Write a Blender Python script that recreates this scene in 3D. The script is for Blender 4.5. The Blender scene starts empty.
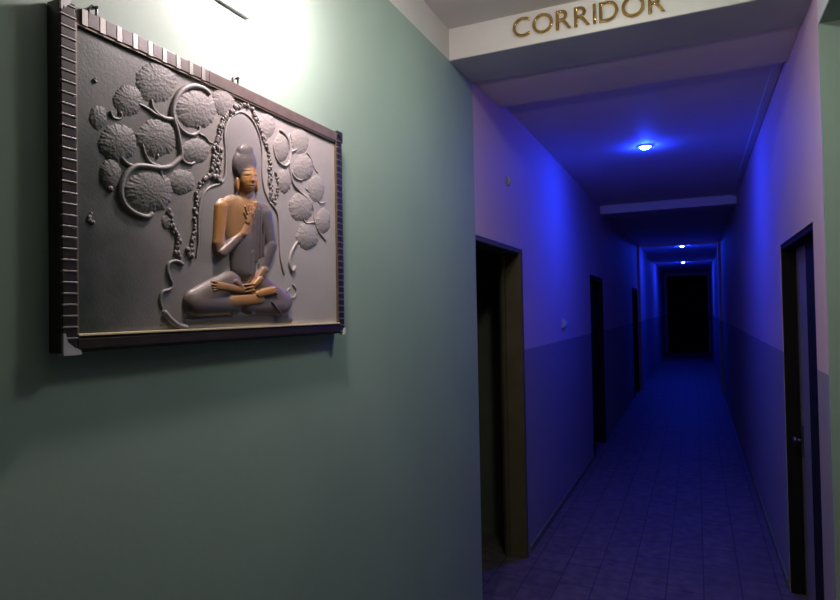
import bpy, bmesh, math, random
import numpy as np
from mathutils import Vector, Matrix
random.seed(7)
C = bpy.context.scene.collection
sc = bpy.context.scene
PI = math.pi
H = 1.65                       # eye height
XL, XR = -1.07, 0.455          # corridor / lobby left wall face, corridor right wall face
YH0, YH1 = 2.785, 3.12         # header above the corridor mouth
ZC, ZHB, ZLC = 2.94, 2.875, 3.03
YE = 24.7                      # far end of the corridor

# ------------------------------------------------------------------ materials
def mat(name, col, rough=.6, metal=0, col2=None, nscale=6, bump=0, bscale=60, spec=.5, emit=None, estr=0, coat=0):
    m = bpy.data.materials.new(name); m.use_nodes = True
    nt = m.node_tree; b = nt.nodes['Principled BSDF']
    b.inputs['Base Color'].default_value = (*col, 1); b.inputs['Roughness'].default_value = rough
    b.inputs['Metallic'].default_value = metal; b.inputs['Specular IOR Level'].default_value = spec
    b.inputs['Coat Weight'].default_value = coat
    tc = nt.nodes.new('ShaderNodeTexCoord')
    if col2:
        n = nt.nodes.new('ShaderNodeTexNoise'); n.inputs['Scale'].default_value = nscale; n.inputs['Detail'].default_value = 5
        nt.links.new(tc.outputs['Object'], n.inputs['Vector'])
        r = nt.nodes.new('ShaderNodeMapRange'); r.inputs[1].default_value = .35; r.inputs[2].default_value = .65
        nt.links.new(n.outputs['Fac'], r.inputs[0])
        mx = nt.nodes.new('ShaderNodeMix'); mx.data_type = 'RGBA'
        mx.inputs[6].default_value = (*col, 1); mx.inputs[7].default_value = (*col2, 1)
        nt.links.new(r.outputs[0], mx.inputs[0]); nt.links.new(mx.outputs[2], b.inputs['Base Color'])
    if bump:
        n2 = nt.nodes.new('ShaderNodeTexNoise'); n2.inputs['Scale'].default_value = bscale; n2.inputs['Detail'].default_value = 4
        nt.links.new(tc.outputs['Object'], n2.inputs['Vector'])
        bp = nt.nodes.new('ShaderNodeBump'); bp.inputs['Strength'].default_value = bump; bp.inputs['Distance'].default_value = .004
        nt.links.new(n2.outputs['Fac'], bp.inputs['Height']); nt.links.new(bp.outputs[0], b.inputs['Normal'])
    if emit:
        b.inputs['Emission Color'].default_value = (*emit, 1); b.inputs['Emission Strength'].default_value = estr
    return m

M = {}
M['green'] = mat('green_wall_paint', (.25, .345, .28), .72, col2=(.275, .37, .30), nscale=2, bump=.08, bscale=70)
M['white'] = mat('white_wall_paint', (.56, .55, .52), .6, col2=(.6, .59, .56), nscale=3, bump=.15)
M['ceil'] = mat('ceiling_paint', (.56, .55, .52), .7, col2=(.6, .59, .56), nscale=2, bump=.15)
M['cceil'] = mat('corridor_ceiling_paint', (.62, .58, .62), .7, col2=(.66, .62, .66), nscale=2, bump=.15)
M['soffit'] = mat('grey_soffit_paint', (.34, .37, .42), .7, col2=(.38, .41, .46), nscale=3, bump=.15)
M['trimp'] = mat('pale_trim', (.6, .57, .62), .5)
M['black_wood'] = mat('black_frame_wood', (.008, .006, .006), .8, spec=.15)
M['dark_wood'] = mat('dark_door_wood', (.035, .024, .018), .4, col2=(.05, .034, .025), nscale=14)
M['black_door'] = mat('black_door', (.004, .004, .005), .9, spec=.1)
M['grey_door'] = mat('grey_brown_door', (.19, .165, .165), .5, col2=(.22, .19, .19), nscale=10)
M['jamb'] = mat('olive_jamb', (.062, .052, .02), .7, col2=(.08, .066, .03), nscale=8)
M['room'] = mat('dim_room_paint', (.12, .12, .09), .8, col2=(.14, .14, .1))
M['frame'] = mat('frame_brown', (.018, .012, .011), .35, col2=(.03, .02, .018), nscale=25)
M['rib'] = mat('frame_rib_silver', (.26, .245, .23), .4, metal=.6)
M['ribdim'] = mat('frame_rib_brown', (.2, .165, .155), .35, metal=.5)
M['frametop_lit'] = mat('frame_brown_lit', (.10, .07, .066), .4, col2=(.13, .095, .09), nscale=30)  # top rail: its lamp-lit look put into a lighter brown
M['slip'] = mat('gold_slip_unlit', (.16, .13, .09), .45, metal=.4)  # side and top slips: same beading, painted duller without the lamp's shine
M['gold'] = mat('gold_slip_lit', (.85, .7, .4), .4, metal=.3)  # bottom slip: reflected lamplight put into a brighter gold
M['letter'] = mat('gold_letters', (.72, .50, .18), .16, metal=1, col2=(.5, .32, .1), nscale=30)
M['guard'] = mat('grey_plastic_guard', (.55, .57, .56), .5)
M['gguard'] = mat('dusty_grey_guard', (.36, .37, .36), .6)
M['bguard'] = mat('black_plastic_guard', (.02, .02, .022), .4)
M['dsteel'] = mat('dull_steel', (.14, .14, .14), .4, metal=1)
M['steel'] = mat('steel', (.55, .55, .55), .3, metal=1)
M['lampbody'] = mat('lamp_body', (.75, .62, .6), .45)
M['lamprim'] = mat('lamp_rim', (.2, .19, .19), .4, metal=.6)
M['switch'] = mat('switch_plastic', (.42, .4, .42), .4)
M['bead'] = mat('garland_bead', (.22, .2, .185), .45)
M['white_glow'] = mat('lamp_glass_white', (.9, .9, .9), .4, emit=(1, .80, .84), estr=310)
M['fill_glow'] = mat('fill_lamp_glass', (.9, .9, .9), .4, emit=(.93, 1, .87), estr=74)  # glow of the added lobby fill lamp
M['blue_glow'] = mat('blue_lamp_glass', (.7, .7, .9), .4, emit=(.010, .04, 1.0), estr=2000)

def two_tone(name, up, low, z):          # wall painted with a darker dado band up to height z
    m = mat(name, up, .7, bump=.1, bscale=80); nt = m.node_tree; b = nt.nodes['Principled BSDF']
    tc = nt.nodes.new('ShaderNodeTexCoord'); sp = nt.nodes.new('ShaderNodeSeparateXYZ'); nt.links.new(tc.outputs['Object'], sp.inputs[0])
    g = nt.nodes.new('ShaderNodeMath'); g.operation = 'GREATER_THAN'; g.inputs[1].default_value = z; nt.links.new(sp.outputs[2], g.inputs[0])
    mx = nt.nodes.new('ShaderNodeMix'); mx.data_type = 'RGBA'; mx.inputs[6].default_value = (*low, 1); mx.inputs[7].default_value = (*up, 1)
    nt.links.new(g.outputs[0], mx.inputs[0]); nt.links.new(mx.outputs[2], b.inputs['Base Color'])
    return m
M['corr'] = two_tone('corridor_wall_paint', (.58, .39, .43), (.26, .22, .27), 1.38)

def tile_mat():
    m = mat('floor_tiles', (.2, .17, .2), .6); nt = m.node_tree; b = nt.nodes['Principled BSDF']
    tc = nt.nodes.new('ShaderNodeTexCoord')
    br = nt.nodes.new('ShaderNodeTexBrick'); br.offset = .5; br.inputs['Scale'].default_value = 1
    br.inputs['Brick Width'].default_value = .30; br.inputs['Row Height'].default_value = .2; br.inputs['Mortar Size'].default_value = .004
    br.inputs['Color1'].default_value = (.105, .075, .08, 1); br.inputs['Color2'].default_value = (.125, .088, .095, 1); br.inputs['Mortar'].default_value = (.035, .03, .035, 1)
    mp = nt.nodes.new('ShaderNodeMapping'); mp.inputs['Rotation'].default_value = (0, 0, PI / 2); nt.links.new(tc.outputs['Object'], mp.inputs[0]); nt.links.new(mp.outputs[0], br.inputs['Vector'])
    n = nt.nodes.new('ShaderNodeTexNoise'); n.inputs['Scale'].default_value = 14; n.inputs['Detail'].default_value = 6
    nt.links.new(tc.outputs['Object'], n.inputs['Vector'])
    r = nt.nodes.new('ShaderNodeMapRange'); r.inputs[1].default_value = .3; r.inputs[2].default_value = .7; r.inputs[3].default_value = .62; r.inputs[4].default_value = 1.2
    nt.links.new(n.outputs['Fac'], r.inputs[0])
    mm = nt.nodes.new('ShaderNodeVectorMath'); mm.operation = 'SCALE'
    nt.links.new(br.outputs['Color'], mm.inputs[0]); nt.links.new(r.outputs[0], mm.inputs['Scale']); nt.links.new(mm.outputs[0], b.inputs['Base Color'])
    return m
M['floor'] = tile_mat()

# ------------------------------------------------------------------ mesh helpers
def box(bm, x0, x1, y0, y1, z0, z1, mi=0, bev=0):
    vs = [bm.verts.new((x, y, z)) for z in (z0, z1) for y in (y0, y1) for x in (x0, x1)]
    fs = [bm.faces.new([vs[i] for i in f]) for f in ((0, 2, 3, 1), (4, 5, 7, 6), (0, 1, 5, 4), (2, 6, 7, 3), (0, 4, 6, 2), (1, 3, 7, 5))]
    for f in fs: f.material_index = mi
    if bev:
        es = list({e for f in fs for e in f.edges})
        r = bmesh.ops.bevel(bm, geom=es, offset=bev, segments=2, affect='EDGES', profile=.5)
        for f in r['faces']: f.material_index = mi
    return fs

def tube(bm, pts, rad, n=10, mi=0, flat=None):
    """swept round tube with tapered radius; pts world vectors, rad float or list"""
    k = len(pts); rad = rad if isinstance(rad, (list, tuple)) else [rad] * k
    rings = []
    for i, p in enumerate(pts):
        a = pts[max(i - 1, 0)]; b = pts[min(i + 1, k - 1)]
        t = (Vector(b) - Vector(a)).normalized()
        up = Vector((1, 0, 0)) if abs(t.x) < .9 else Vector((0, 0, 1))
        s = t.cross(up).normalized(); w = s.cross(t).normalized()
        rings.append([bm.verts.new(Vector(p) + (s * math.cos(2 * PI * j / n) + w * math.sin(2 * PI * j / n)) * rad[i]) for j in range(n)])
    for i in range(k - 1):
        for j in range(n):
            f = bm.faces.new((rings[i][j], rings[i][(j + 1) % n], rings[i + 1][(j + 1) % n], rings[i + 1][j])); f.material_index = mi; f.smooth = True
    for r in (rings[0], rings[-1]):
        try: bm.faces.new(r).material_index = mi
        except ValueError: pass

def ball(bm, c, r, sx=1, sy=1, sz=1, seg=16, mi=0):
    g = bmesh.ops.create_uvsphere(bm, u_segments=seg, v_segments=seg // 2, radius=r)
    for v in g['verts']: v.co = Vector((v.co.x * sx, v.co.y * sy, v.co.z * sz)) + Vector(c)
    for f in {f for v in g['verts'] for f in v.link_faces}: f.smooth = True; f.material_index = mi

def obj(name, bm, mats, parent=None):
    bmesh.ops.recalc_face_normals(bm, faces=bm.faces[:])
    me = bpy.data.meshes.new(name); bm.to_mesh(me); bm.free()
    for m in (mats if isinstance(mats, (list, tuple)) else [mats]): me.materials.append(m)
    o = bpy.data.objects.new(name, me); C.objects.link(o)
    if parent:
        o.parent = parent; o.matrix_parent_inverse = Matrix.Translation(-world(parent))
    return o

def world(o):
    p = Vector(o.location)
    if o.parent and o.type == 'EMPTY': p += world(o.parent)
    return p if o.type == 'EMPTY' else Vector((0, 0, 0))

def tag(o, label, cat, group=None):
    o['label'] = label; o['category'] = cat
    if group: o['group'] = group
    return o

def thing(name, label, cat, loc, group=None):
    o = bpy.data.objects.new(name, None); C.objects.link(o); o.location = loc; o.empty_display_size = .1
    return tag(o, label, cat, group)

def part(name, bm, mats, parent):
    """geometry given in world coordinates, stored relative to the parent chain"""
    o = obj(name, bm, mats)
    root = parent
    while root.parent: root = root.parent
    if parent == root: o.data.transform(Matrix.Translation(-Vector(root.location)))
    else: o.data.transform(Matrix.Translation(-Vector(root.location)))
    o.parent = parent
    return o

def struct(name, bm, mats, parent=None):
    o = obj(name, bm, mats)
    o['kind'] = 'structure'
    if parent: o.parent = parent
    return o

# ------------------------------------------------------------------ camera (solved from the photograph's vanishing points)
FW = Vector((-0.40978497, 0.91197421, 0.01947611)); RT = Vector((0.91185026, 0.4101184, -0.01822089)); UP = Vector((0.02460449, -0.01029265, 0.99964428)); FPX = 614.16
cd = bpy.data.cameras.new('camera'); cam = bpy.data.objects.new('camera', cd); C.objects.link(cam)
cam.matrix_world = Matrix(((RT.x, UP.x, -FW.x, 0), (RT.y, UP.y, -FW.y, 0), (RT.z, UP.z, -FW.z, H), (0, 0, 0, 1)))
cd.sensor_width = 36; cd.lens = FPX / 840 * 36; cd.clip_start = .02; cd.clip_end = 100
sc.camera = cam

def onx(u, v, x):
    """point of the plane X = x seen at (u, v): used to lay out the carving on the picture's own plane"""
    d = FW + RT * ((u - 420) / FPX) - UP * ((v - 300) / FPX)
    k = x / d.x
    return Vector((x, d.y * k, d.z * k + H))

# ------------------------------------------------------------------ room shell
WT = .15
bm = bmesh.new(); box(bm, -3.0, 2.6, -1.6, YE + .2, -.1, 0); struct('floor', bm, M['floor'])

def wall_run(bm, xa, xb, y0, y1, z1, holes, mi=0):
    y = y0
    for (a, b, h) in holes:
        box(bm, xa, xb, y, a, 0, z1, mi); box(bm, xa, xb, a, b, h, z1, mi); y = b
    box(bm, xa, xb, y, y1, 0, z1, mi)
# lobby left wall: green up to the header's underside, white above
bm = bmesh.new(); box(bm, XL - WT, XL, -1.6, YH1, 0, ZHB, 0); box(bm, XL - WT, XL, -1.6, YH1, ZHB, ZLC, 1)
struct('wall_left', bm, [M['green'], M['white']])
D1 = (YH1, 4.06, 2.06); D2 = (7.0, 7.92, 2.03); D3 = (11.9, 12.85, 2.03)
bm = bmesh.new(); wall_run(bm, XL - WT, XL, YH1, YE, ZC, [D1, D2, D3]); struct('wall_corridor_left', bm, M['corr'])
DR = (3.025, 4.13, 2.0)
bm = bmesh.new(); wall_run(bm, XR, XR + WT, YH0 + .001, YE, ZC, [DR]); struct('wall_corridor_right', bm, M['corr'])
# green wall facing the lobby, to the right of the corridor mouth
bm = bmesh.new(); box(bm, XR + .001, 2.6, YH0 - .02, YH0, 0, 2.73); struct('wall_front_right', bm, M['green'])
bm = bmesh.new(); box(bm, 2.6, 2.75, -1.6, YH0 + .1, 0, ZLC); struct('wall_right', bm, M['green'])
bm = bmesh.new(); box(bm, -1.3, 2.75, -1.75, -1.6, 0, ZLC); struct('wall_back', bm, M['green'])
bm = bmesh.new(); box(bm, -1.3, 2.75, -1.75, YH0, ZLC, ZLC + .1); struct('ceiling', bm, M['ceil'])
bm = bmesh.new(); box(bm, XL - WT, XR + WT, YH1, YE, ZC, ZC + .1); struct('ceiling_corridor', bm, M['cceil'])
# header over the corridor mouth: white face, grey underside
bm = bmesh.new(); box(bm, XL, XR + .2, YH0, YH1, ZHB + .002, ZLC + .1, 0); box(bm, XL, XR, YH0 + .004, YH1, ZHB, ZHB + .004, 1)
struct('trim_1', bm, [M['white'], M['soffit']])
# beam over the opening on the lobby's right side
bm = bmesh.new(); box(bm, XR, XR + .9, -1.6, YH0, 2.732, ZLC, 0); box(bm, XR + .002, XR + .9, -1.6, YH0 - .02, 2.728, 2.732, 1)
struct('trim_2', bm, [M['white'], M['green']])
# dropped beams crossing the corridor
for i, (y, t, z) in enumerate(((7.95, .25, 2.835), (13.3, .2, 2.9), (18.1, .2, 2.905))):
    bm = bmesh.new(); box(bm, XL, XR, y, y + t, z, ZC, 0, .004); struct('trim_%d' % (3 + i), bm, M['trimp'])
for sx, a, b in (('left', XL, XL + .05), ('right', XR - .05, XR)):
    bm = bmesh.new(); box(bm, a, b, 13.1, 13.35, 0, ZC - .02, 0, .004); struct('trim_%d' % (8 + (sx == 'right')), bm, M['corr'])
# cornice along the right wall
bm = bmesh.new(); box(bm, XR - .05, XR - .006, 3.62, 7.95, ZC - .012, ZC); struct('trim_6', bm, M['trimp'])
bm = bmesh.new(); box(bm, XL, XR, YH1, 3.62, ZC - .048, ZC, 0, .004); struct('trim_7', bm, M['cceil'])
# skirting
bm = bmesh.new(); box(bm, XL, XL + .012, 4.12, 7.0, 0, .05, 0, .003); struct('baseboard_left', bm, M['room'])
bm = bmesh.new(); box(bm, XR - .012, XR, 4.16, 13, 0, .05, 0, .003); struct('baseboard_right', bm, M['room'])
# end wall with its black door
bm = bmesh.new(); box(bm, XL - WT, XR + WT, YE, YE + .15, 0, ZC + .1); struct('wall_end', bm, M['corr'])
bm = bmesh.new(); box(bm, XL + .09, XR - .06, YE - .05, YE, 0, 2.8, 0, .004)
for xa, xb in ((XL + .16, -.34), (-.28, XR - .12)):
    for za, zb in ((.2, 1.2), (1.35, 2.65)): box(bm, xa, xb, YE - .065, YE - .05, za, zb, 0, .01)
struct('door_4', bm, M['black_door'])

# unlit room behind the open doorway on the left
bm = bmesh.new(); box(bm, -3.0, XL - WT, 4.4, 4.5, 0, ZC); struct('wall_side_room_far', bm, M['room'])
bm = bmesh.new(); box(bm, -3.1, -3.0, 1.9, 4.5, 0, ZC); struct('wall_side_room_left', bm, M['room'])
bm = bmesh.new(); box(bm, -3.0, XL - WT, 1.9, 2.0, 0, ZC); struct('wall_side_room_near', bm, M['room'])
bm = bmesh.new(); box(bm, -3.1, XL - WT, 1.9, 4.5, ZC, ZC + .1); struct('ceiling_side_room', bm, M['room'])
# doorway 1: olive lining on the far jamb and head
bm = bmesh.new()
box(bm, XL - WT, XL + .004, D1[1] - .03, D1[1], 0, D1[2], 0, .004)
box(bm, XL - WT, XL - .002, D1[0], D1[1] - .03, D1[2] - .03, D1[2], 0, .004)
box(bm, XL - WT + .02, XL - WT + .045, D1[1] - .055, D1[1] - .03, 0, D1[2] - .03, 0, .003)
box(bm, XL - .02, XL + .006, D1[1] - .012, D1[1] + .012, 0, D1[2], 0, .003)
struct('door_1', bm, M['jamb'])
# doors 2 and 3: closed dark leaves set back in the wall
for n, D in ((2, D2), (3, D3)):
    bm = bmesh.new(); box(bm, XL - .13, XL - .09, D[0], D[1], 0, D[2], 0, .003)
    for za, zb in ((.2, .95), (1.1, 1.85)): box(bm, XL - .09, XL - .082, D[0] + .15, D[1] - .15, za, zb, 0, .006)
    d = struct('door_%d' % n, bm, M['dark_wood'])
    bm = bmesh.new(); box(bm, XL - .12, XL + .012, D[0] - .0, D[0] + .05, 0, D[2]); box(bm, XL - .12, XL + .012, D[1] - .05, D[1], 0, D[2]); box(bm, XL - .12, XL + .012, D[0], D[1], D[2] - .05, D[2])
    struct('door_frame', bm, M['black_wood'], d)
    bm = bmesh.new(); box(bm, XL - .085, XL - .07, D[0] + .07, D[0] + .11, .95, 1.1, 0, .003)
    tube(bm, [(XL - .075, D[0] + .09, 1.03), (XL - .03, D[0] + .09, 1.03), (XL - .028, D[0] + .19, 1.03)], .008); struct('door_handle', bm, M['steel'], d)
# door 5: right-hand door, grey leaf in a dark frame with a rounded head
bm = bmesh.new(); box(bm, XR + .075, XR + .115, DR[0], DR[1], 0, DR[2], 0, .003)
d5 = struct('door_5', bm, M['grey_door'])
bm = bmesh.new()
box(bm, XR + .003, XR + .11, DR[1] - .03, DR[1], 0, DR[2], 0, .004); box(bm, XR + .05, XR + .11, DR[0], 3.6, 0, DR[2], 0, .004)
box(bm, XR + .006, XR + .11, DR[0], DR[1], DR[2] - .03, DR[2], 0, .004)
struct('door_frame', bm, M['black_wood'], d5)
bm = bmesh.new(); box(bm, XR + .066, XR + .075, DR[1] - .12, DR[1] - .085, .80, .98, 0, .003)
tube(bm, [(XR + .07, DR[1] - .10, .89), (XR + .04, DR[1] - .10, .89)], .009); ball(bm, (XR + .035, DR[1] - .10, .89), .02, .8)
struct('door_handle', bm, M['dsteel'], d5)

# ------------------------------------------------------------------ CORRIDOR sign letters
x0, x1 = -.748, -.088
sg = thing('wall_sign', 'gold metal letters spelling CORRIDOR on the white header', 'sign', (x0, YH0, ZHB + .03))
TXT = 'CORRIDOR'; adv = [0]; SZ = .128
for ch in TXT:
    cu = bpy.data.curves.new('t', 'FONT'); cu.body = ch; cu.size = SZ; cu.extrude = .005; cu.bevel_depth = .0024; cu.bevel_resolution = 1
    cu.offset = -.0022
    t = bpy.data.objects.new('t', cu); C.objects.link(t)
    me = bpy.data.meshes.new_from_object(t.evaluated_get(bpy.context.evaluated_depsgraph_get()))
    bpy.data.objects.remove(t)
    xs = [v.co.x for v in me.vertices]; w = max(xs) - min(xs); mn = min(xs)
    adv.append((ch, me, w, mn))
tot = sum(a[2] for a in adv[1:]); gap = ((x1 - x0) - tot) / 7
px = 0
for ch, me, w, mn in adv[1:]:
    o = bpy.data.objects.new('letter', me); C.objects.link(o)
    tilt = -.016 * px / (x1 - x0)
    me.transform(Matrix.Translation((px, -.0078, .012 + tilt)) @ Matrix.Rotation(PI / 2, 4, 'X') @ Matrix.Translation((-mn, 0, 0)))
    me.materials.append(M['letter']); o.parent = sg; o.name = 'letter'
    px += w + gap

# ------------------------------------------------------------------ the framed relief picture
XP = -1.040                    # face of the relief's ground
XF = -1.032                    # face of the frame
Y0, Y1, Z0, Z1 = .738, 1.703, H - .063, H + .579     # outer frame
RW = .031
pic = thing('framed_relief', 'large dark-framed carved relief of a seated meditating figure on the green wall', 'wall art', (XL, (Y0 + Y1) / 2, Z0))

def rail(y0, y1, z0, z1, along, sp, wd):
    bm = bmesh.new(); box(bm, XL + .001, XF - .004, y0, y1, z0, z1, 0, .002)
    a, b = (z0, z1) if along == 'z' else (y0, y1)
    n = int((b - a) / sp)
    for i in range(n + 1):
        s = a + (b - a - n * sp) / 2 + i * sp
        # dark raised pad and a narrow pale rib between pads
        p0, p1 = s + wd / 2, min(s + sp - wd / 2, b)
        if p1 - p0 > .003:
            if along == 'z': box(bm, XF - .005, XF, y0 + .001, y1 - .001, p0, p1, 0, .0015)
            else: box(bm, XF - .005, XF, p0, p1, z0 + .001, z1 - .001, 0, .0015)
        r0, r1 = max(s - wd / 2 + .0005, a), min(s + wd / 2 - .0005, b)
        if r1 > r0:
            if along == 'z': box(bm, XF - .005, XF + .0015, y0 + .0005, y1 - .0005, r0, r1, 1, .0006)
            else: box(bm, XF - .005, XF + .0006, r0, r1, z0 + .0005, z1 - .0005, 1)
    return bm
part('frame_rail', rail(Y0, Y0 + RW, Z0, Z1, 'z', .0203, .0042), [M['frame'], M['rib']], pic)
part('frame_rail', rail(Y1 - RW, Y1, Z0, Z1, 'z', .0203, .0042), [M['frame'], M['rib']], pic)
bm = rail(Y0 + RW, 1.11, Z1 - RW, Z1, 'y', .038, .013); box(bm, XL + .001, XF, 1.11, Y1 - RW, Z1 - RW, Z1, 0, .002)
part('frame_rail', bm, [M['frametop_lit'], M['rib']], pic)
bm = bmesh.new(); box(bm, XL + .001, XF - .002, Y0 + RW, Y1 - RW, Z0, Z0 + RW, 0, .003); box(bm, XF - .003, XF, Y0 + RW, Y1 - RW, Z0 + .006, Z0 + RW - .006, 0, .001)
part('frame_rail', bm, M['frame'], pic)
yi0, yi1, zi0, zi1 = Y0 + RW, Y1 - RW, Z0 + RW, Z1 - RW
bm = bmesh.new(); s = .0035
for a in ((yi0, yi1, zi1 - s, zi1), (yi0, yi0 + s, zi0 + s, zi1 - s), (yi1 - s, yi1, zi0 + s, zi1 - s)):
    box(bm, XP - .002, XF - .002, *a)
part('inner_slip', bm, M['slip'], pic)
bm = bmesh.new(); box(bm, XP - .002, XF + .002, yi0, yi1, zi0 - .001, zi0 + .0034, 0, .0008); part('inner_slip', bm, M['gold'], pic)['label'] = 'bright gold bottom slip'

def prism(bm, pts, xa, xb, mi=0):        # outline in picture-plane (y, z)
    A = [bm.verts.new((xa, p[0], p[1])) for p in pts]; B = [bm.verts.new((xb, p[0], p[1])) for p in pts]
    n = len(pts)
    for f in [A, B] + [(A[i], A[(i + 1) % n], B[(i + 1) % n], B[i]) for i in range(n)]:
        bm.faces.new(f).material_index = mi
def guard(cy, cz, sy, sz, m, label, L=.036):
    bm = bmesh.new()
    pts = [(.0, -.004), (L, -.004), (L - .002, .004), (L * .62, .009), (L * .38, .016), (L * .24, L * .55), (L * .12, L), (0, L)]
    prism(bm, [(cy + sy * a, cz + sz * b) for a, b in pts], XF - .002, XF + .003)
    prism(bm, [(cy + sy * a, cz + sz * b) for a, b in ((0, -.004), (L, -.004), (L, -.001), (0, -.001))], XF - .012, XF)
    part('corner_guard', bm, m, pic)['label'] = label
guard(Y0, Z0, 1, 1, M['gguard'], 'grey plastic corner guard')
guard(Y0, Z1, 1, -1, M['guard'], 'pale corner guard at the top', .02)
guard(Y1, Z0, -1, 1, M['guard'], 'small grey corner guard', .017)
guard(Y1, Z1, -1, -1, M['bguard'], 'black corner guard', .03)
for (u, v) in ((236, 72), (93, 2)):
    p = onx(u, v, XF - .015); bm = bmesh.new()
    y, z = p.y, Z1
    tube(bm, [(XF - .02, y - .006, z - .002), (XF - .02, y - .006, z + .016), (XF - .018, y, z + .024), (XF - .016, y + .008, z + .02), (XF - .016, y + .008, z + .006), (XF - .016, y + .001, z + .003)], .0028, 8)
    tube(bm, [(XL + .002, y + .012, z + .028), (XF - .012, y + .006, z + .022)], .003, 8)
    part('hanging_hook', bm, M['dsteel'], pic)

# ---- relief materials
def relief_mat(name, c_a, c_b, rough=.5, gold=None):
    """carving colours: dark tone on the left to pale on the right, fine mottling; 'paint' attribute mixes gilded areas"""
    m = mat(name, c_a, rough); nt = m.node_tree; b = nt.nodes['Principled BSDF']
    tc = nt.nodes.new('ShaderNodeTexCoord'); n = nt.nodes.new('ShaderNodeTexNoise'); n.inputs['Scale'].default_value = 6; n.inputs['Detail'].default_value = 10; n.inputs['Roughness'].default_value = .65
    nt.links.new(tc.outputs['Object'], n.inputs['Vector'])
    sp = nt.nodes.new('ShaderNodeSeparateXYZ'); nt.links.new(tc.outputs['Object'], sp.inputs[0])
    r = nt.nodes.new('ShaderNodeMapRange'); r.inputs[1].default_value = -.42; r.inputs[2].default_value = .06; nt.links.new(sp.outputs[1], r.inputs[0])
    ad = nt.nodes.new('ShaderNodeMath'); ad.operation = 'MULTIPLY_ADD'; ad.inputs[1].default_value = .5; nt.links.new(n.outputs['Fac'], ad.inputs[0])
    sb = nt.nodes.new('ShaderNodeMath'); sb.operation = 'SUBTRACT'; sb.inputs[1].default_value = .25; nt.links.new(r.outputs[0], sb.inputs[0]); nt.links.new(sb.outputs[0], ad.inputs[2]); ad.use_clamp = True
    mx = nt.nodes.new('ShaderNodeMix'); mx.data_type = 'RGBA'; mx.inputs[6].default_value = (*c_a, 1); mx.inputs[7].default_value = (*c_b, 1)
    nt.links.new(ad.outputs[0], mx.inputs[0]); out = mx.outputs[2]
    if gold:
        at = nt.nodes.new('ShaderNodeAttribute'); at.attribute_name = 'paint'
        mg = nt.nodes.new('ShaderNodeMix'); mg.data_type = 'RGBA'; nt.links.new(at.outputs['Fac'], mg.inputs[0])
        nt.links.new(out, mg.inputs[6]); mg.inputs[7].default_value = (*gold, 1); out = mg.outputs[2]
    nt.links.new(out, b.inputs['Base Color'])
    n3 = nt.nodes.new('ShaderNodeTexNoise'); n3.inputs['Scale'].default_value = 220; nt.links.new(tc.outputs['Object'], n3.inputs['Vector'])
    bp = nt.nodes.new('ShaderNodeBump'); bp.inputs['Strength'].default_value = .2; bp.inputs['Distance'].default_value = .002
    nt.links.new(n3.outputs['Fac'], bp.inputs['Height']); nt.links.new(bp.outputs[0], b.inputs['Normal'])
    return m
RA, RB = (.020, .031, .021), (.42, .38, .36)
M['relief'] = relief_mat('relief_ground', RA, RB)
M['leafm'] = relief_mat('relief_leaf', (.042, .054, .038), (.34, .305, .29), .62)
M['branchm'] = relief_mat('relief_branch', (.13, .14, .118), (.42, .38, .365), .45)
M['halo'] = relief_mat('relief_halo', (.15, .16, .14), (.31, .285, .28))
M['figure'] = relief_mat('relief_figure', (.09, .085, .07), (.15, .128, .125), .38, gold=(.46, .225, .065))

PXM = .0029                     # metres of relief height per authored unit
def height_mesh(name, x0, x1, y0, y1, step, hf, material, parent=pic, base=XP, colour=False, keep=0.0, gain=1.0):
    us = np.arange(x0, x1 + step, step); vs = np.arange(y0, y1 + step, step)
    U, V = np.meshgrid(us, vs)
    res = hf(U, V); Hh, Pt = res if colour else (res, None)
    bm = bmesh.new(); idx = {}
    lay = bm.verts.layers.float.new('paint') if colour else None
    ny, nx = U.shape
    mask = Hh > keep
    def vert(i, j):
        k = (i, j)
        if k not in idx:
            p = onx(float(U[i, j]), float(V[i, j]), XP)
            h = max(float(Hh[i, j]), 0) * PXM * gain
            v = bm.verts.new((base - .001 + h, p.y, p.z)); idx[k] = v
            if lay: v[lay] = float(Pt[i, j])
        return idx[k]
    for i in range(ny - 1):
        for j in range(nx - 1):
            if mask[i, j] or mask[i + 1, j] or mask[i, j + 1] or mask[i + 1, j + 1]:
                f = bm.faces.new((vert(i, j), vert(i + 1, j), vert(i + 1, j + 1), vert(i, j + 1))); f.smooth = True
    o = part(name, bm, material, parent)
    return o

# board: slightly undulating ground with thickness
bm = bmesh.new(); NY, NZ = 120, 80; g = []
for i in range(NZ + 1):
    row = []
    for j in range(NY + 1):
        y = yi0 + (yi1 - yi0) * j / NY; z = zi0 + (zi1 - zi0) * i / NZ
        w = .0007 * math.sin(y * 23 + 2 * math.sin(z * 17)) * math.sin(z * 19 + 1.7 * math.sin(y * 11))
        row.append(bm.verts.new((XP + w, y, z)))
    g.append(row)
for i in range(NZ):
    for j in range(NY):
        bm.faces.new((g[i][j], g[i][j + 1], g[i + 1][j + 1], g[i + 1][j])).smooth = True
box(bm, XL + .002, XP - .004, yi0, yi1, zi0, zi1)
board = part('relief_board', bm, M['relief'], pic)

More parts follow.
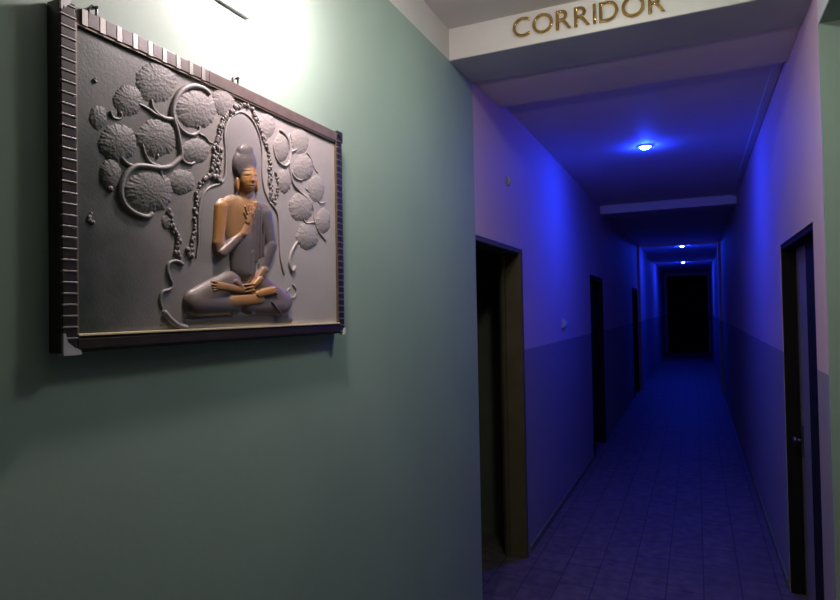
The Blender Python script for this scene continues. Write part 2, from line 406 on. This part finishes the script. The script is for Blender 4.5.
# halo plate behind the figure
rimL = [(196, 258), (198, 243), (198, 225), (199, 207), (203, 194), (210, 187), (220, 184)]
arch = [(220, 184), (224, 178), (225, 165), (225, 150), (224, 135), (227, 123), (233, 115), (241, 112), (250, 118), (256, 128), (260, 140), (262, 155), (262, 175), (264, 190), (269, 202)]
rimR = [(269, 202), (277, 214), (279, 237), (280, 258), (284, 275)]
def smooth(pts, k=6):
    out = []; n = len(pts)
    for i in range(n - 1):
        p0, p1, p2, p3 = [np.array(pts[max(0, min(n - 1, q))], float) for q in (i - 1, i, i + 1, i + 2)]
        for s in range(k):
            t = s / k
            out.append(tuple(.5 * ((2 * p1) + (-p0 + p2) * t + (2 * p0 - 5 * p1 + 4 * p2 - p3) * t * t + (-p0 + 3 * p1 - 3 * p2 + p3) * t ** 3)))
    out.append(tuple(pts[-1])); return out
def inside(U, V, poly):
    ins = np.zeros(U.shape, bool); n = len(poly)
    for i in range(n):
        (xa, ya), (xb, yb) = poly[i], poly[(i + 1) % n]
        if ya == yb: continue
        c = ((ya > V) != (yb > V)) & (U < (xb - xa) * (V - ya) / (yb - ya) + xa); ins ^= c
    return ins
def dseg(U, V, a, b):
    ax, ay = a; bx, by = b; dx, dy = bx - ax, by - ay
    t = np.clip(((U - ax) * dx + (V - ay) * dy) / (dx * dx + dy * dy + 1e-9), 0, 1)
    return np.hypot(U - ax - t * dx, V - ay - t * dy), t
halo_poly = smooth(rimL) + smooth(arch) + smooth(rimR) + [(284, 300), (196, 300)]
def halo_h(U, V):
    ins = inside(U, V, halo_poly)
    d = np.full(U.shape, 1e9)
    for i in range(len(halo_poly) - 1):
        if halo_poly[i][1] < 280: d = np.minimum(d, dseg(U, V, halo_poly[i], halo_poly[i + 1])[0])
    return np.where(ins, 1.1 - .9 * np.exp(-d / 2.2), 0) * (1 - np.clip((V - 240) / 25, 0, 1))
height_mesh('halo_plate', 192, 288, 108, 296, .9, halo_h, M['halo'], board)

def stroke(name, pts, r0, r1=None, m='branchm', lift=.4, parent=None, k=6, f=1.0):
    r1 = r0 if r1 is None else r1; sp = smooth(pts, k); n = len(sp)
    W = []; R = []
    for i, (u, v) in enumerate(sp):
        rr = (r0 + (r1 - r0) * i / (n - 1)) * PXM * f; p = onx(u, v, XP); p.x += rr * lift; W.append(p); R.append(rr * (.45 if i in (0, n - 1) else 1))
    bm = bmesh.new(); tube(bm, W, R, 10); return part(name, bm, M[m], parent or board)
# inner rim of the halo
stroke('halo_rim', rimL[::-1] , 1.1, .8); stroke('halo_rim', arch, 1.1, 1.0); stroke('halo_rim', rimR, 1.2, .9)

# branches
BR = [
 ([(209, 95), (203, 89), (193, 86), (183, 89), (176, 97), (172, 108), (172, 117), (176, 130), (179, 145), (180, 156), (175, 162), (168, 167), (158, 168), (143, 166), (133, 167), (124, 176), (120, 190), (123, 203), (132, 212), (146, 217), (152, 213)], 1.7, 1.5),
 ([(172, 115), (176, 123), (182, 131), (191, 135), (198, 132), (199, 126)], 1.5, .9),
 ([(173, 119), (166, 119), (158, 115), (152, 107), (151, 99)], 1.5, .9),
 ([(138, 104), (146, 108), (156, 115), (167, 119)], .8, 1.3),
 ([(135, 167), (127, 164), (121, 158), (119, 154)], 1.3, .8),
 ([(162, 167), (160, 173), (163, 180), (169, 184)], 1.2, .8),
 ([(179, 152), (183, 161), (190, 164), (195, 162)], 1.2, .7),
 ([(160, 167), (150, 163), (144, 153), (142, 143)], 1.3, .8),
 ([(110, 111), (112, 117), (119, 119), (122, 116)], .9, .5),
 ([(199, 134), (205, 137), (209, 142), (213, 143)], .8, .5),
 ([(279, 130), (284, 134), (288, 141), (290, 151), (289.5, 161), (290, 172), (293, 184), (301, 193), (308, 200), (313, 209), (314, 220), (318, 231), (326, 241)], 1.3, .8),
 ([(290, 162), (284, 166), (277, 160), (274, 151), (273, 143)], 1.1, .6),
 ([(290, 152), (295, 150), (298, 147)], .9, .5),
 ([(288, 141), (290, 134), (294, 146), (304, 152)], .6, .5),
 ([(290, 170), (294, 177), (300, 180), (303, 178)], 1.1, .6),
 ([(289, 160), (287, 170), (286, 175)], .8, .5),
 ([(314, 222), (306, 223), (302, 217), (301, 213)], 1.0, .6),
 ([(306, 152), (311, 159), (314, 168), (318, 173)], .7, .5),
 ([(297, 241), (291, 252), (289, 264), (292, 271), (295, 266)], .9, 1.3),
 ([(292, 284), (296, 290), (294, 297), (289, 297), (287, 291), (290, 288)], .7, .5),
 ([(183, 265), (176, 261), (169, 263), (167, 269), (169, 277), (172, 284), (170, 289), (162, 292), (160, 300), (162, 309)], 1.1, .8),
 ([(163, 311), (169, 319), (178, 326), (186, 328)], 1.6, 2.0),
 ([(305, 188), (315, 198), (320, 203), (325, 202)], .6, .5),
]
for pts, a, b in BR: stroke('branch', pts, a, b, lift=.3, f=1.3)

# leaf clusters: domes of overlapping scales
def cluster(cx, cy, rx, ry, hgt=3.2, ang=0):
    rx *= 1.18; ry *= 1.18; hgt *= .95
    rng = random.Random(int(cx * 7 + cy)); sd = []
    n = int(30 + rx * ry * .5)
    for i in range(n):
        r = math.sqrt((i + .5) / n); a = rng.random() * 6.2832; r = math.sqrt(rng.random())
        sd.append((cx + rx * r * math.cos(a), cy + ry * r * math.sin(a)))
    ph = rng.random() * 6
    def hf(U, V):
        X = (U - cx) / rx; Y = (V - cy) / ry; rho = np.hypot(X, Y); th = np.arctan2(Y, X)
        edge = 1 + .03 * np.sin(5 * th + ph) + .025 * np.sin(13 * th + 2 * ph) + .02 * np.sin(29 * th)
        q = np.clip(1 - (rho / edge) ** 2, 0, 1)
        d = np.full(U.shape, 1e9)
        for (a, b) in sd: d = np.minimum(d, (U - a) ** 2 + (V - b) ** 2)
        return hgt * q ** .75 + np.where(q > 0, .24 * np.exp(-d / .8), 0) * np.minimum(1, q * 5)
    height_mesh('leaf_cluster', cx - rx * 1.1, cx + rx * 1.1, cy - ry * 1.1, cy + ry * 1.1, .62, hf, M['leafm'], board)
for c in [(156, 82, 18, 19, 2.6), (196, 109, 18, 17, 3.2), (223, 99, 10, 15, 2.8), (157, 138, 18, 17, 3.0), (195, 151, 13, 11, 2.4), (128, 101, 13, 14, 2.2),
          (117, 143, 17, 17, 3.0), (110, 174, 9.5, 14, 2.6), (149, 191, 21, 19, 3.4), (181, 182, 12, 11, 2.4), (98, 118, 8, 11, 1.6), (203, 92, 8, 5, 1.2),
          (281, 147, 7, 13, 2.4), (267, 125, 7.5, 12, 2), (303, 168, 9, 12, 2.6), (284, 181, 6.5, 11, 2.4), (316, 189, 7.5, 12, 2.2), (300, 141, 8, 12, 2), (301, 207, 11, 13, 2.8), (323, 221, 6.5, 11, 2.4), (307, 236, 10, 12, 2.8), (167, 222, 5, 7, 1.5)]:
    cluster(*c)

# garlands of small lumps round the halo
def garland(paths, parent):
    rng = random.Random(3)
    for pts, r, dens in paths:
        bm = bmesh.new(); sp = smooth(pts, 8); acc = 0
        for i in range(len(sp) - 1):
            acc += math.dist(sp[i], sp[i + 1])
            if acc > dens:
                acc = 0
                for q in range(2):
                    u = sp[i][0] + rng.uniform(-1, 1) * r * .9; v = sp[i][1] + rng.uniform(-1, 1) * r * .6
                    p = onx(u, v, XP); rr = r * rng.uniform(.55, .95) * PXM
                    ball(bm, (p.x + rr * .4, p.y, p.z), rr, .9, 1, 1.35, 8)
        part('garland', bm, M['bead'], parent)
garland([([(191, 258), (192, 243), (194, 225), (195, 208), (197, 192), (203, 181)], 1.7, 2.2),
         ([(203, 181), (210, 175), (214, 162), (214, 150), (218, 140), (221, 128), (225, 118), (232, 111), (238, 106)], 2.3, 2.0),
         ([(219, 184), (217, 172), (219, 160), (219, 148)], 2.2, 2.0), ([(212, 176), (218, 178)], 2.4, 1.6),
         ([(238, 106), (247, 105), (253, 113), (258, 124), (262, 134)], 1.9, 2.2),
         ([(262, 134), (267, 150), (269, 165), (270, 180), (271, 196), (274, 206)], 2.0, 1.9), ([(276, 172), (277, 188), (275, 201)], 1.6, 2.0),
         ([(168, 210), (170, 222), (174, 232), (178, 243), (176, 252), (180, 257)], 2.0, 2.0), ([(188, 250), (190, 258)], 2.2, 1.6)], board)
garland([([(92, 212), (89, 219), (94, 224)], 1.3, 2.0), ([(94, 78), (96, 84)], 1.2, 2), ([(107, 186), (111, 190)], 1.5, 2), ([(119, 113), (122, 118)], 1.4, 2), ([(159, 157), (157, 155)], 1.5, 2)], board)

# seated figure, carved as one continuous body
G, S_ = 1.0, 0.0
# (x1,y1,r1, x2,y2,r2, base, squash, paint)
CAP = [
 (243, 212, 17, 242, 240, 14, 0, .42, .0), (232, 207, 13, 236, 235, 12, 0, .45, .55), (242, 240, 14, 243, 268, 13, 0, .5, 0),
 (243, 262, 8, 244, 272, 9, 1, .6, 0),
 (244, 190, 6, 244, 201, 7.5, 1, .6, 1), (222, 205, 7.5, 235, 202, 6, .5, .6, 1), (262, 211, 8, 250, 205, 7, .5, .6, 0),
 (220, 207, 7, 217, 243, 6, 1, .75, 1), (217, 243, 6.2, 219, 252, 6.2, 1, .8, .35), (220, 253, 6, 240, 234, 4.6, 4, .8, .15), (240, 234, 4.6, 244, 224, 3.4, 5, .8, .7),
 (244, 222, 3.6, 246, 214, 3.4, 6, .8, .9),
 (243, 214, 1.1, 241.5, 207, .9, 7.4, .9, 1), (245, 213, 1.1, 244.8, 205.5, .9, 7.6, .9, 1), (247.2, 213, 1.1, 247.8, 206, .9, 7.5, .9, 1), (249, 215, 1.0, 250.6, 208.5, .8, 7, .9, 1), (243, 219, 1.1, 240, 213, .9, 7, .9, 1),
 (264, 214, 7.5, 270, 245, 6, 1, .75, 0), (270, 246, 6, 262, 270, 4.6, 2, .85, .0), (262, 270, 4.4, 256, 279, 3.4, 4, .85, .6), (257, 279, 3.4, 248, 288, 3, 6, .8, 1),
 (248, 287, 1.3, 239, 289, 1.0, 8, .9, 1), (250, 290, 1.3, 241, 292, 1.0, 7.6, .9, 1), (250, 284, 1.2, 241, 285, 1.0, 8, .9, 1), (232, 282, 3.4, 238, 287, 3.0, 6.5, .8, .6),
 (228, 284, 13, 196, 302, 14, 0, .62, .12), (196, 304, 13, 232, 305, 10, 1, .66, .0), (262, 284, 9, 281, 302, 11, 0, .62, .1), (280, 306, 10, 248, 306, 8, 1, .66, 0),
 (231, 301, 7.5, 256, 299, 7, 4.5, .55, .95),
 (214, 286, 5.2, 238, 290, 4, 6.5, .6, 1), (210, 282, 1.7, 213, 283, 1.5, 8, .8, 1), (209, 285, 1.5, 212, 285.5, 1.4, 8, .8, 1), (208.5, 288, 1.4, 212, 288, 1.3, 8, .8, 1), (209, 290.5, 1.3, 212, 290, 1.2, 8, .8, 1),
 (255, 294, 4.6, 268, 291, 5, 7, .6, 1), (270, 288, 1.5, 272, 288, 1.3, 8.4, .8, 1), (271.5, 290.6, 1.3, 273, 290.6, 1.2, 8.2, .8, 1), (271.5, 293, 1.3, 273, 293, 1.2, 8, .8, 1),
 # robe folds
 (253, 203, 1.6, 249.5, 252, 1.4, 6.3, .9, 0), (256, 210, 1.2, 254, 262, 1.2, 5.6, .9, 0), (259, 216, 1.0, 258, 258, 1.0, 4.6, .9, 0), (249, 252, 1.4, 247, 275, 1.8, 6.6, .9, 0),
 (268, 302, .9, 278, 315, .9, 8, .9, .1), (262, 220, 1.0, 262, 256, 1.0, 3.4, .9, 0),
 # seat ledge and small feet of the seat
 (186, 321, 3.2, 290, 320, 3.2, 0, .7, .0), (229, 313, 2.4, 231, 314, 2.2, 3, .8, 0), (250, 313, 2.6, 252, 313, 2.4, 3, .8, 0), (200, 317, 4, 285, 316, 4, 0, .6, 0)]
ELL = [  # cx,cy,rx,ry,base,height,paint
 (243.3, 165, 12.3, 19, 1, 8.5, 0), (243.3, 152, 8.4, 8.6, 3, 5.2, 0),
 (245.2, 179, 9.2, 16.3, 3, 8.6, 1),
 (235.2, 185, 1.9, 8.5, 3.4, 2.4, .8), (255.0, 185, 1.7, 8.5, 3.4, 2.4, 1)]
FACE = [  # added detail: cx,cy,rx,ry,amp
 (246.2, 177.5, 1.5, 5.5, 1.5), (246.4, 181.3, 2.2, 1.6, 1.3), (241.2, 174.6, 2.7, 1.5, .8), (250.9, 175.2, 2.4, 1.5, .8),
 (241.2, 176.4, 2.6, .6, -.8), (250.9, 177.0, 2.2, .6, -.8), (241.0, 170.3, 3.0, .7, .6), (250.8, 170.8, 2.6, .7, .6),
 (246.3, 185.6, 2.8, .9, .9), (246.3, 187.9, 2.3, .9, .9), (246.3, 186.8, 3.0, .45, -.8), (246.3, 191.5, 2.8, 1.9, .6), (240.5, 182, 2.5, 3.4, .4), (251, 182, 2.2, 3.4, .4)]
def fig_h(U, V):
    Hh = np.zeros(U.shape); P = np.zeros(U.shape); Wt = np.zeros(U.shape)
    def add(h, p):
        nonlocal Hh, P
        k = 1.1; a = np.exp(np.clip((h - Hh) / k, -20, 20)); t = a / (1 + a)
        P = np.where(h > 0, P * (1 - t) + p * t, P)
        Hh = np.where(h > 0, np.maximum(Hh, h) + .35 * np.exp(-np.abs(h - Hh) / .8) * np.minimum(1, h), Hh)
    for (xa, ya, ra, xb, yb, rb, base, sq, p) in CAP:
        d, t = dseg(U, V, (xa, ya), (xb, yb)); r = ra + (rb - ra) * t
        h = np.where(d < r, np.sqrt(np.clip(r * r - d * d, 0, None)) * sq + base * np.clip((r - d) / (.35 * r), 0, 1), 0); add(h, p)
    for (cx, cy, rx, ry, base, hh, p) in ELL:
        q = 1 - ((U - cx) / rx) ** 2 - ((V - cy) / ry) ** 2
        add(np.where(q > 0, np.sqrt(np.clip(q, 0, 1)) * hh + base * np.clip(q * 3, 0, 1), 0), p)
    for (cx, cy, rx, ry, am) in FACE:
        Hh = Hh + .8 * am * np.exp(-((U - cx) / rx) ** 2 - ((V - cy) / ry) ** 2)
    # hair: rows of curls above the brow, chest stays gilded on the bare side only
    hair = (((U - 243.3) / 12.3) ** 2 + ((V - 165) / 19) ** 2 < 1) & (V < 164 + .06 * (U - 245) ** 2)
    hair |= ((U - 243.3) / 7) ** 2 + ((V - 149) / 6.6) ** 2 < 1
    P = np.where(hair, 0, P); Hh = np.where(hair, Hh + .22 * np.sin(U * 3.3) * np.sin(V * 3.0), Hh)
    chest = inside(U, V, [(226, 199), (246, 197), (254, 202), (251, 214), (247, 233), (230, 238), (226, 225)])
    P = np.where(chest & (P < .6), .75, P)
    return Hh, P
height_mesh('seated_figure', 179, 292, 141, 328, .5, fig_h, M['figure'], board, colour=True, gain=.66)

# ------------------------------------------------------------------ lamps
# wall lamp above the picture
lp = thing('wall_lamp', 'bright white wall lamp mounted on the green wall above the framed relief', 'lamp', (XL, 1.12, 2.42))
bm = bmesh.new(); box(bm, XL + .001, XL + .008, .96, 1.286, 2.438, 2.54, 0, .004); part('lamp_body', bm, M['lampbody'], lp)
bm = bmesh.new(); box(bm, XL + .001, XL + .012, .955, 1.29, 2.433, 2.438, 0, .001); part('lamp_rim', bm, M['lamprim'], lp)
LX, LY, LZ = -.84, 1.29, 2.52
bm = bmesh.new(); tube(bm, [(XL + .004, 1.2, 2.515), (XL + .12, 1.22, 2.57), (LX - .03, LY - .02, 2.60), (LX, LY, 2.585), (LX, LY, LZ + .045)], .007); part('lamp_arm', bm, M['steel'], lp)
bm = bmesh.new(); ball(bm, (LX, LY, LZ), .048, seg=24); part('glass_globe', bm, M['white_glow'], lp)
# added ceiling lamp, unseen above the frame, fills the lobby wall and header
bm = bmesh.new(); ball(bm, (-.2, 2.05, ZLC - .005), .13, 1, 1, .45, 24)
cl = thing('added_ceiling_lamp', 'added round fill lamp on the lobby ceiling, out of view', 'lamp', (-.2, 2.05, ZLC)); part('glass_shade', bm, M['fill_glow'], cl)
bm = bmesh.new(); tube(bm, [(-.2, 2.05, ZLC - .025), (-.2, 2.05, ZLC - .002)], .14, 32); part('lamp_base', bm, M['guard'], cl)
# blue downlights
for i, (x, y, lab) in enumerate(((-.34, 5.19, 'glowing blue ceiling light nearest the corridor mouth, before the first beam'),
                                 (-.24, 14.05, 'blue ceiling light in the far corridor, the upper of two small dots'),
                                 (-.31, 19.14, 'blue ceiling light deepest in the corridor, the lower of two small dots'))):
    t = thing('ceiling_light', lab, 'light', (x, y, ZC), 'blue corridor ceiling lights')
    bm = bmesh.new(); tube(bm, [(x, y, ZC - .008), (x, y, ZC)], .052, 24); part('trim_ring', bm, M['trimp'], t)
    bm = bmesh.new(); ball(bm, (x, y, ZC - .008), .038, 1, 1, .5, 20); part('lens', bm, M['blue_glow'], t)

# ------------------------------------------------------------------ small wall fittings
t = thing('wall_clip', 'small pale double clip high on the corridor wall above the open doorway', 'clip', (XL, 3.76, 2.46))
bm = bmesh.new()
for dy in (-.017, .017): tube(bm, [(XL + .002, 3.76 + dy, 2.44), (XL + .014, 3.76 + dy, 2.45), (XL + .016, 3.76 + dy, 2.48), (XL + .002, 3.76 + dy, 2.495)], .0045)
part('bracket', bm, M['switch'], t)
t = thing('light_switch', 'small switch plate on the left corridor wall between the two doorways', 'switch', (XL, 5.44, 1.50))
bm = bmesh.new(); box(bm, XL + .001, XL + .02, 5.38, 5.50, 1.49, 1.57, 0, .004); part('plate', bm, M['switch'], t)
bm = bmesh.new(); box(bm, XL + .02, XL + .027, 5.40, 5.435, 1.505, 1.555, 0, .002); part('rocker', bm, M['guard'], t)
bm = bmesh.new(); box(bm, XL + .02, XL + .027, 5.445, 5.48, 1.505, 1.555, 0, .002); part('rocker', bm, M['guard'], t)

# ------------------------------------------------------------------ world, view
w = bpy.data.worlds.new('world'); sc.world = w; w.use_nodes = True
w.node_tree.nodes['Background'].inputs[0].default_value = (.02, .02, .025, 1); w.node_tree.nodes['Background'].inputs[1].default_value = .0
sc.view_settings.view_transform = 'Standard'; sc.view_settings.look = 'None'; sc.view_settings.exposure = 0; sc.view_settings.gamma = 1
sc.view_settings.use_curve_mapping = False
